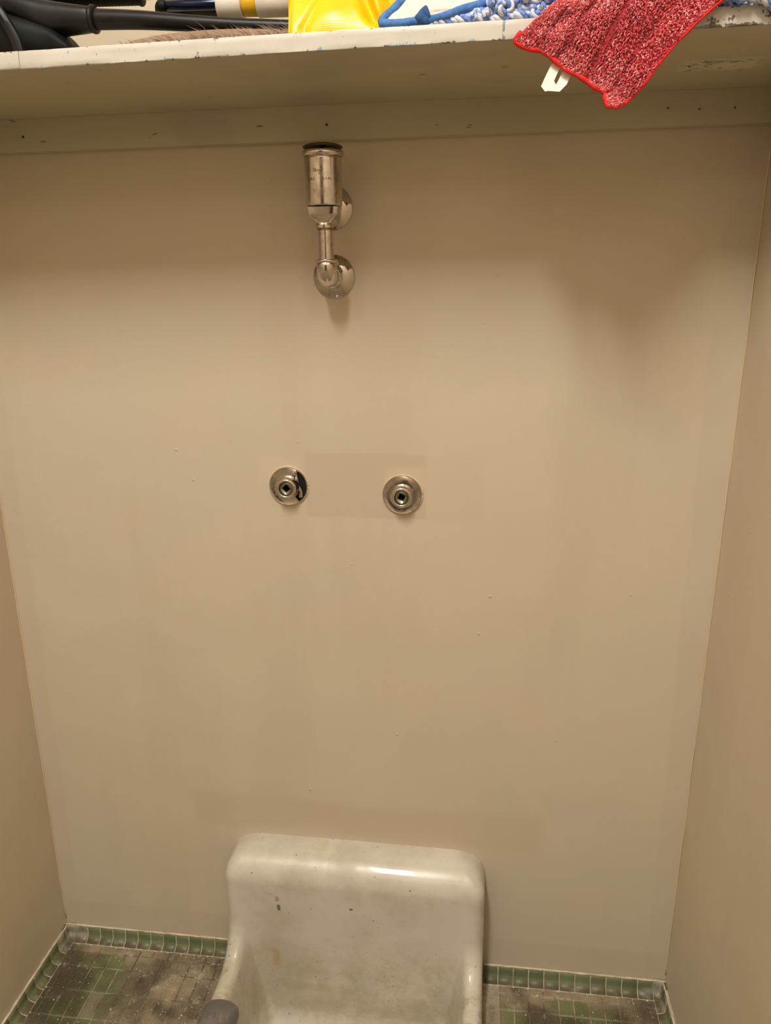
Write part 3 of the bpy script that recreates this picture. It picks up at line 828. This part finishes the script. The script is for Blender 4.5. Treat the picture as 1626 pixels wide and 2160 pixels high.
for i, p in enumerate(P):
    w = .0042+.001*i/30; V += [p+Vector((-w, -.0012, -w*.3)), p+Vector((w*.2, -.0022, w*.1)), p+Vector((w, -.0008, w*.3)), p+Vector((w, .006, w*.3)), p+Vector((-w, .006, -w*.3))]
for i in range(30):
    for k in range(5): F.append((i*5+k, i*5+(k+1) % 5, i*5+5+(k+1) % 5, i*5+5+k))
F.append((4,3,2,1,0)); F.append(tuple(30*5+k for k in range(5)))
mb.add(V, F).build('wing', M_black, bt, sharp=30)
bp = thing('broom_pole', 'second black pole lying behind the first one under the dark tube', 'pole', (.50, -.155, 1.49))
MB().tube([(.405, -.152, 1.5520), (.50, -.150, 1.5525), (.62, -.148, 1.5525)], .0095, 28).build('pole_shaft', M_black_pole, bp)
MB().lathe((.412, -.152, 1.5520), (-1, 0, -.02), [(.0095, -.006), (.0102, -.005), (.0102, .006), (.008, .0095), (0, .0105)], 24).build('end_cap', M_rubber, bp)
# --- pole with ribbed grip
gp = thing('ribbed_grip_handle', 'white pole with ribbed black grip lying at the back of the shelf', 'handle', (.40, -.14, 1.49))
prof = [(0, 0), (.0105, .0005), (.0125, .002)]
h = .004
while h < .176: prof += [(.0128, h), (.0128, h+.0016), (.0116, h+.0022), (.0116, h+.0032)]; h += .0040
prof += [(.0136, h), (.0140, h+.002), (.0132, h+.0036), (.009, h+.0042)]
MB().lathe((.203, -.15, 1.5762), (1, .02, -.015), prof, 36).build('ribbed_grip', M_rubber, gp)
MB().tube([(.375, -.1465, 1.5736), (.50, -.144, 1.572), (.66, -.14, 1.5705)], .0075, 24).build('white_pole', M_white_pl, gp)
# --- dark tube with white sleeves and yellow band
tb = thing('sleeved_handle', 'dark tube handle with white sleeves and yellow band above the black pole', 'handle', (.5, -.18, 1.49))
MB().tube([(.415, -.18, 1.5482), (.45, -.18, 1.5477), (.60, -.18, 1.5455)], .0056, 20).build('dark_tube', M_blue_metal, tb)
MB().lathe((.420, -.18, 1.5480), (-1, 0, .01), [(.0056, -.004), (.0062, -.003), (.0062, .004), (.0045, .0065), (0, .007)], 20).build('end_plug', M_rubber, tb)
def sleeve(x0, x1, r, mat, nm):
    c = 1.5455
    MB().lathe((x0, -.18, c), (1, 0, -.012), [(.005, .0), (r*.93, .0002), (r, .0012), (r, x1-x0-.0012), (r*.93, x1-x0-.0002), (.005, x1-x0)], 40).build(nm, mat, tb, sharp=50)
sleeve(.4855, .5145, .0142, M_white_pl, 'white_sleeve'); sleeve(.5145, .5312, .0126, M_yellow_pl, 'yellow_band'); sleeve(.5312, .5800, .0142, M_white_pl, 'white_sleeve')

# --- tan furry duster
def fur_mat():
    t = NT('tan_fur'); at = t.n('ShaderNodeAttribute'); at.attribute_name = 'shade_id'
    c = t.mix(at.outputs['Fac'], lin((112, 84, 66)), lin((196, 172, 146)))
    return t.out(c, .75)
mb = MB()
mb.tube(bez([(.395, -.215, 1.4975), (.45, -.215, 1.5005), (.52, -.215, 1.501), (.575, -.215, 1.4995)], 20), lambda t: .0075+.003*math.sin(PI*t), 14, col=.25)
for k in range(1700):
    x = random.uniform(.395, .585); y = random.uniform(-.243, -.195); z0 = ztop(x, y)+.0005
    L = random.uniform(.009, .018)*(1.5 if random.random() < .06 and x > .46 else 1); d = Vector((-random.uniform(.3, 1.1), random.uniform(-.3, .2), random.uniform(.35, 1.0))).normalized()
    if x < .43: L *= .6
    p0 = Vector((x, y, z0)); p1 = p0+d*L*.5; p2 = p0+d*L+Vector((-L*.25, 0, -L*.12))
    mb.tube([p0, p1, p2], lambda t: .00045*(1.05-t), 4, col=random.random(), cap=False)
du = mb.build('fluffy_duster', fur_mat(), vcol=True)
tag(du, 'tan furry duster lying under the black pole on the shelf', 'duster')

# --- yellow vinyl bag, folded
def vinyl():
    t = NT('yellow_vinyl'); o = t.xyz()
    gx_ = t.math('SINE', t.math('MULTIPLY', o[0], 2*PI/.0022)); gz_ = t.math('SINE', t.math('MULTIPLY', t.math('ADD', o[2], o[1]), 2*PI/.0022))
    h = t.math('ADD', t.math('MULTIPLY', gx_, .4), gz_)
    return t.out(t.mix(t.step(t.noise(40, 3), .4, .7), lin((250, 202, 12)), lin((244, 192, 8))), .32, 0, t.bump(h, .10, .0004, t.bump(t.noise(18, 2), .25, .003)))
mb = MB()
def smooth(a, b, v): t_ = min(max((v-a)/(b-a), 0), 1); return t_*t_*(3-2*t_)
def yfn(u, v, off=0):
    x = .5795 + .1095*u; 
    base = ztop(x, -.24) + .0004
    z = base + .058*v
    y = -.2455 + .030*v**1.3
    # pillow of the big fold on the left two thirds
    lo_ = math.exp(-((u-.42)/.22)**2 - ((v-.30)/.30)**2); y -= .004*lo_
    y += .004*math.exp(-((u-.16-.30*max(v-.1, 0))/.045)**2)
    # crease running down to the right
    cl = .60 + .22*(1-v)**1.2 - .0*v; y += .022*math.exp(-((u-cl-.06)/.055)**2)*smooth(0, .25, v)
    y += .016*smooth(.84, 1.0, u)
    x -= .001*v
    # left hem curls
    y += .004*smooth(.05, 0, u)
    return (x, y+off, z)
mb.grid(lambda u, v: yfn(u, v), 90, 50)
mb.grid(lambda u, v: yfn(1-u, v, .0012), 90, 50)
mb.grid(lambda u, v: yfn(0, u, .0012*v), 50, 1); mb.grid(lambda u, v: yfn(u, 0, .0012*(1-v)), 90, 1); mb.grid(lambda u, v: yfn(u, 1, .0012*v), 90, 1); mb.grid(lambda u, v: yfn(1, u, .0012*(1-v)), 50, 1)
yb = thing('vinyl_bag', 'folded bright yellow vinyl bag on the shelf edge', 'bag', (.63, -.24, 1.49))
mb.build('fold', vinyl(), yb)
mb = MB()
def y2(u, v): 
    x = .572+.125*u; return (x, -.205 + .012*math.sin(u*5), ztop(x, -.2)+.001+.060*v)
mb.grid(y2, 40, 20); mb.grid(lambda u, v: tuple(Vector(y2(1-u, v))+Vector((0, .001, 0))), 40, 20)
mb.build('back_panel', vinyl(), yb)

# --- cloths
def fabric(name, a, b, sc=900, rough=.9, st=.5, dist=.0012):
    t = NT(name); return t.out(t.mix(t.step(t.noise(sc*.15, 4, .7), .35, .65), lin(a), lin(b)), rough, 0, t.bump(t.noise(sc, 3, .7), st, dist))
M_wcloth = fabric('white_terry', (240, 228, 214), (232, 218, 204)); M_bcloth = fabric('blue_binding', (84, 134, 200), (62, 110, 178))
M_bcloth2 = fabric('dark_blue_binding', (52, 96, 152), (40, 78, 128))
wp = thing('white_mop_pad', 'white mop pad with blue binding leaning on the shelf beside yellow bag', 'mop pad', (.73, -.23, 1.49))
def coons(top, left, bot, right, n=24):
    Tt, L, Bt, Rr = (bez(c, 60) for c in (top, left, bot, right))
    def at(P, t): f = t*60; k = min(int(f), 59); return P[k].lerp(P[k+1], f-k)
    c00, c10, c01, c11 = Tt[0], Tt[-1], Bt[0], Bt[-1]
    def fn(u, v):
        return at(Tt, u)*(1-v) + at(Bt, u)*v + at(L, v)*(1-u) + at(Rr, v)*u - (c00*(1-u)*(1-v) + c10*u*(1-v) + c01*(1-u)*v + c11*u*v)
    return fn
zt_ = ztop(.70, -.24)
wtop = [(.7065, -.222, 1.5360), (.75, -.218, 1.538), (.822, -.205, 1.538)]
wleft = [(.7065, -.222, 1.5360), (.6925, -.236, 1.5170), (.6815, -.2435, 1.5060), (.6795, -.2460, zt_+.0042)]
wbot = [(.6795, -.2460, zt_+.0042), (.700, -.2465, zt_+.0034), (.727, -.2440, zt_+.0065)]
wright = [(.822, -.205, 1.538), (.790, -.232, 1.5180), (.757, -.240, 1.5100), (.727, -.2440, zt_+.0065)]
wf = coons(wtop, wleft, wbot, wright)
mb = MB(); mb.grid(lambda u, v: wf(u, v) + Vector((0, -.0015*math.sin(PI*u)*math.sin(PI*v) + nz(u*4, v*4)*.0015, 0)), 40, 30); mb.grid(lambda u, v: wf(1-u, v) + Vector((0, .003, 0)), 40, 30)
mb.build('pad', M_wcloth, wp)
mb = MB(); mb.tube(bez(wleft, 40) + bez(wbot, 40)[1:], lambda t: .0042+.0004*nz(t*20), 12)
mb.tube(bez([(.727, -.244, zt_+.0060), (.745, -.243, 1.5055), (.762, -.242, 1.5105), (.782, -.238, 1.5155), (.812, -.222, 1.530)], 40), lambda t: .0034+.0016*t+.0005*nz(t*14, 3), 12)
mb.build('binding', M_bcloth, wp)
mb = MB()
def knot(u, v):
    a = 2*PI*u; t_ = v; cx = .7125+.0185*t_; cz = 1.5035+.0025*math.sin(PI*t_); r = .0078*math.sin(PI*min(max(t_, .02), .98))**.5
    r *= 1+.35*nz(math.cos(a)*1.5, math.sin(a)*1.5+t_*2.2, 3)+.25*math.sin(3*a+t_*5)
    return (cx + r*.25*math.sin(a*1.0), -.2450 - r*.75*math.cos(a), cz + r*math.sin(a)*1.15 - .002)
mb.grid(knot, 48, 30, closeu=True); mb.build('twisted_tie', M_bcloth2, wp)

# --- blue and white loop yarn mop head
def yarn_mat():
    t = NT('blue_white_yarn'); at = t.n('ShaderNodeAttribute'); at.attribute_name = 'shade_id'
    f = t.math('ADD', at.outputs['Fac'], t.math('MULTIPLY', t.math('SUBTRACT', t.noise(240, 2), .5), .9))
    c = t.mix(t.step(f, .34, .56), lin((222, 224, 240)), lin((118, 154, 220)))
    c = t.mix(t.step(f, .80, .95), c, lin((66, 98, 178)))
    return t.out(c, .85, 0, t.bump(t.noise(900, 3, .7), .5, .001))
M_yarn = yarn_mat()
mh = thing('loop_mop_head', 'blue and white twisted yarn mop head piled on the shelf under red pad', 'mop head', (.92, -.2, 1.49))
def cord(path, R, nm='yarn_cord'):
    P = bez(path, int(len(path)*14)); mb = MB(); L = [0]
    for i in range(1, len(P)): L.append(L[-1] + (P[i]-P[i-1]).length)
    N = Vector((0, 0, 1)); ph0 = random.random()*6; fr = []
    for i in range(len(P)):
        Tn = (P[min(i+1, len(P)-1)]-P[max(i-1, 0)]).normalized(); N = (N-Tn*N.dot(Tn)).normalized(); fr.append((N.copy(), Tn.cross(N)))
    for k in range(3):
        Q = []; shades = (.12, .45, .80); base = shades[(k+int(ph0)) % 3]
        for i in range(len(P)):
            a = ph0 + 2*PI*k/3 + L[i]/(R*4.6)*2*PI; n_, b_ = fr[i]; Q.append(P[i] + (n_*math.cos(a)+b_*math.sin(a))*R*.55)
        mb.tube(Q, R*.56, 7, col=lambda t, b=base: b)
    return mb.build(nm, M_yarn, mh, vcol=True)
def front_cord(x0, x1, y, zadd, amp, ph, R=.0044):
    pts = []; n = max(5, int((x1-x0)/.013))
    for i in range(n+1):
        x = x0+(x1-x0)*i/n
        yy = y + amp*.6*math.sin(i*1.9+ph) ; zz = ztop(x, -.24) + R + min(zadd, max(0, (x-.745)*.20))*(.35+.65*abs(math.sin(i*1.25+ph*1.7))) + random.uniform(-.0006, .0010)
        pts.append((x+random.uniform(-.004, .004), yy, zz))
    return pts
for (x0, x1, y, za, am, ph) in ((.738, .90, -.2415, .0, .003, .3), (.752, .93, -.236, .007, .006, 1.2), (.772, .95, -.232, .014, .007, 2.2), (.770, 1.00, -.225, .018, .008, 3.0),
        (.80, 1.03, -.236, .021, .006, 4.1), (.79, 1.02, -.219, .026, .009, 5.0), (.84, 1.10, -.222, .022, .010, .9), (.86, 1.12, -.205, .020, .012, 2.6), (.80, 1.0, -.205, .030, .010, 3.7), (.94, 1.13, -.215, .012, .012, 1.9), (.98, 1.14, -.19, .02, .012, .2)):
    cord(front_cord(x0, x1, y, za, am, ph), .0043 if x0 < .95 else .0047)
# loops seen end-on and the ones hanging over the edge at the right
zr = ztop(1.04, -.25)
cord([(1.004, -.235, zr+.020), (1.010, -.252, zr+.013), (1.022, -.259, zr+.0065), (1.034, -.260, zr+.0045), (1.046, -.258, zr+.012), (1.052, -.250, zr+.022)], .0050)
cord([(1.030, -.240, zr+.020), (1.040, -.256, zr+.013), (1.050, -.2605, zr+.003), (1.060, -.261, zr-.001), (1.070, -.260, zr+.006), (1.078, -.25, zr+.018)], .0048)
cord([(1.012, -.24, zr+.028), (1.022, -.252, zr+.019), (1.036, -.256, zr+.016), (1.050, -.256, zr+.020), (1.062, -.25, zr+.027), (1.08, -.24, zr+.03)], .0050)
cord([(1.050, -.25, zr+.006), (1.058, -.2590, zr-.001), (1.064, -.2600, zr-.0075), (1.072, -.2595, zr-.0100), (1.082, -.2580, zr-.001), (1.09, -.25, zr+.01)], .0044)
for cx, cz, r in ((.778, 1.5045, .0046), (.796, 1.5135, .0052), (.7915, 1.5035, .0050), (.806, 1.5080, .0058), (.824, 1.5125, .0054), (.838, 1.5060, .0050), (.815, 1.5190, .0058), (.835, 1.5190, .0055)):
    pts = [(cx + r*math.cos(a)*(1+.1*math.sin(3*a)), -.2440 + .004*math.sin(a*.5+cx*90), cz + .001 + r*.75*math.sin(a)) for a in [2*PI*k/8 + cx*77 for k in range(8)]]
    cord(pts, .0040)

# --- red microfibre pad hanging over the shelf edge
def red_mat():
    t = NT('red_microfibre'); at = t.n('ShaderNodeAttribute'); at.attribute_name = 'shade_id'; f = at.outputs['Fac']
    c = t.mix(t.step(f, .0, .5), lin((124, 30, 40)), lin((218, 72, 82)))
    c = t.mix(t.step(f, .45, 1.0), c, lin((244, 184, 184)))
    return t.out(c, .8, 0, None, Sheen_Weight=.3)
M_red = red_mat()
M_redbase = fabric('red_backing', (190, 40, 50), (160, 30, 40)); M_redtrim = fabric('red_binding', (232, 30, 24), (206, 20, 18), 700, .7)
rp = thing('red_mop_pad', 'red microfibre mop pad with red binding hanging over the shelf edge', 'mop pad', (.92, -.26, 1.49))
YF = -.2605
rtop = [(.868, YF, 1.5090), (.90, YF-.002, 1.5120), (.95, YF-.001, 1.5110), (1.0200, YF, 1.5045)]
rleft = [(.868, YF, 1.5090), (.853, YF-.001, 1.5025), (.838, YF-.002, 1.4915), (.8195, YF-.002, 1.4745)]
rbot = [(.8195, YF-.002, 1.4745), (.833, YF-.001, 1.4680), (.8475, YF, 1.4655), (.8585, YF+.001, 1.4590), (.872, YF, 1.4490), (.888, YF-.001, 1.4400), (.9020, YF+.001, 1.4310), (.9115, YF+.002, 1.4265), (.9135, YF+.001, 1.4190), (.9160, YF, 1.4125)]
rright = [(1.0200, YF, 1.5045), (1.0050, YF-.001, 1.4920), (.9870, YF-.002, 1.4755), (.9690, YF-.002, 1.4570), (.9520, YF-.001, 1.4340), (.9370, YF, 1.4180), (.9270, YF, 1.4118), (.9160, YF, 1.4125)]
rtop, rleft, rbot, rright = [[(x-.0045, y, z-.0008) for x, y, z in c] for c in (rtop, rleft, rbot, rright)]
rf = coons(rtop, rleft, rbot, rright)
def rs(u, v):
    """v<0 : over the edge and back onto the shelf"""
    if v < 0:
        p = rf(u, 0); q = -v; return p + Vector((.015*q, .055*q*q*q, .055*math.sin(q*PI/2)))
    p = rf(u, v); wv = math.sin(u*PI*3.2+v*1.5)*.0022*math.sin(PI*min(v*1.2, 1)) + .002*math.sin(v*5+u*3)
    return p + Vector((0, -abs(wv) - .002*math.sin(PI*v), 0))
mb = MB(); mb.grid(lambda u, v: rs(u, -1+2*v), 50, 60, col=lambda u, v: .1); mb.grid(lambda u, v: rs(1-u, -1+2*v)+Vector((0, .0030, 0)), 50, 60)
mb.build('backing', M_redbase, rp, vcol=True)
# pile of nubs
ico = bmesh.new(); bmesh.ops.create_icosphere(ico, subdivisions=1, radius=1.0); ico.verts.index_update()
IV = [v.co.copy() for v in ico.verts]; IF = [tuple(v.index for v in f.verts) for f in ico.faces]; ico.free()
mb = MB(); random.seed(3)
NU, NVv = 76, 92
for j in range(NVv):
    for i in range(NU):
        u = (i+.5+random.uniform(-.5, .5))/NU; v = (j+.5+random.uniform(-.5, .5))/NVv
        u = min(max(u, .012), .988); vv = -.35 + 1.335*v
        if vv > .985: continue
        p = rs(u, vv); du_ = (rs(min(u+.01, 1), vv)-rs(max(u-.01, 0), vv)); dv_ = (rs(u, min(vv+.01, 1))-rs(u, vv-.01))
        wdt = du_.length/.02
        if random.random() > min(1, wdt/.10 + .15): continue
        dv_.normalize(); du_.normalize(); nn = dv_.cross(du_).normalized()
        if nn.y > 0: nn = -nn
        a = random.gauss(0, .5); ax1 = (dv_*math.cos(a) + du_*math.sin(a) + nn*random.uniform(-.25, .35)).normalized()
        ax2 = nn.cross(ax1).normalized(); ax3 = ax1.cross(ax2)
        Ls = random.uniform(.0010, .0021); ws = random.uniform(.00055, .0008)
        groove = max(math.exp(-((u-.17)/.020)**2)*.7, math.exp(-((u-.36)/.024)**2), math.exp(-((u-.58)/.026)**2)*1.2, math.exp(-((u-.80)/.024)**2)*.8)
        hh = .0024 - .0024*groove + random.uniform(-.0006, .0006)
        sh = min(max(random.gauss(.46, .24) - .30*groove + .22*nz(u*5, vv*4, 2), 0), 1)
        c = p + nn*hh
        mb.add([c + ax1*(q.x*Ls) + ax2*(q.y*ws) + ax3*(q.z*ws) for q in IV], IF, 0, sh)
mb.build('nubby_pile', M_red, rp, vcol=True)
mb = MB()
edge_pts = [rs(0, .86+v*.028) for v in range(5)] + [rs(u/60, 1) for u in range(1, 61)] + [rs(1, 1-v/40) for v in range(1, 41)] + [rs(1, -.05*k) for k in range(1, 20)]
mb.tube([p+Vector((0, -.0006, 0)) for p in edge_pts], lambda t: (.0026 if t < .45 else .0026-.0010*min((t-.45)*8, 1))+.0003*math.sin(t*900)+.0003*nz(t*60), 10)
mb.build('binding', M_redtrim, rp)
# white folded label loop
mb = MB()
def strip(P, w, th=.0004):
    V = []; F = []
    for p, d in P:
        d = Vector(d).normalized(); V += [p-d*w, p+d*w, p+d*w+Vector((0, th, 0)), p-d*w+Vector((0, th, 0))]
    for i in range(len(P)-1):
        for k in range(4): F.append((i*4+k, i*4+(k+1) % 4, i*4+4+(k+1) % 4, i*4+4+k))
    F.append((3,2,1,0)); n_ = (len(P)-1)*4; F.append((n_, n_+1, n_+2, n_+3)); mb.add(V, F)
yt = YF+.0035
strip([(Vector((.8605, yt+.001, 1.4560)), (1, 0, .35)), (Vector((.8555, yt, 1.4460)), (1, 0, .35)), (Vector((.8510, yt-.001, 1.4360)), (1, 0, .35)), (Vector((.8555, yt-.002, 1.4290)), (1, 0, .05))], .0068)
strip([(Vector((.8720, yt+.002, 1.4500)), (1, 0, .35)), (Vector((.8675, yt+.001, 1.4400)), (1, 0, .35)), (Vector((.8638, yt-.0005, 1.4330)), (1, 0, .25)), (Vector((.8568, yt-.0025, 1.4285)), (1, 0, -.1))], .0066)
mb.build('label_loop', flat_mat('white_label', (238, 232, 222), .6, bumps=(300, .2, .0005)), rp, smooth=False)

# ------------------------------------------------------------------ ceiling lamp fixture (out of frame)
cl = thing('ceiling_lamp', 'square white ceiling lamp above the closet', 'lamp', (LAMP[0], LAMP[1], CEIL))
MB().box(LAMP[0]-.14, LAMP[0]+.14, LAMP[1]-.14, LAMP[1]+.14, LAMP[2]+.012, CEIL, bev=.008).build('housing', M_white_pl, cl, smooth=False)
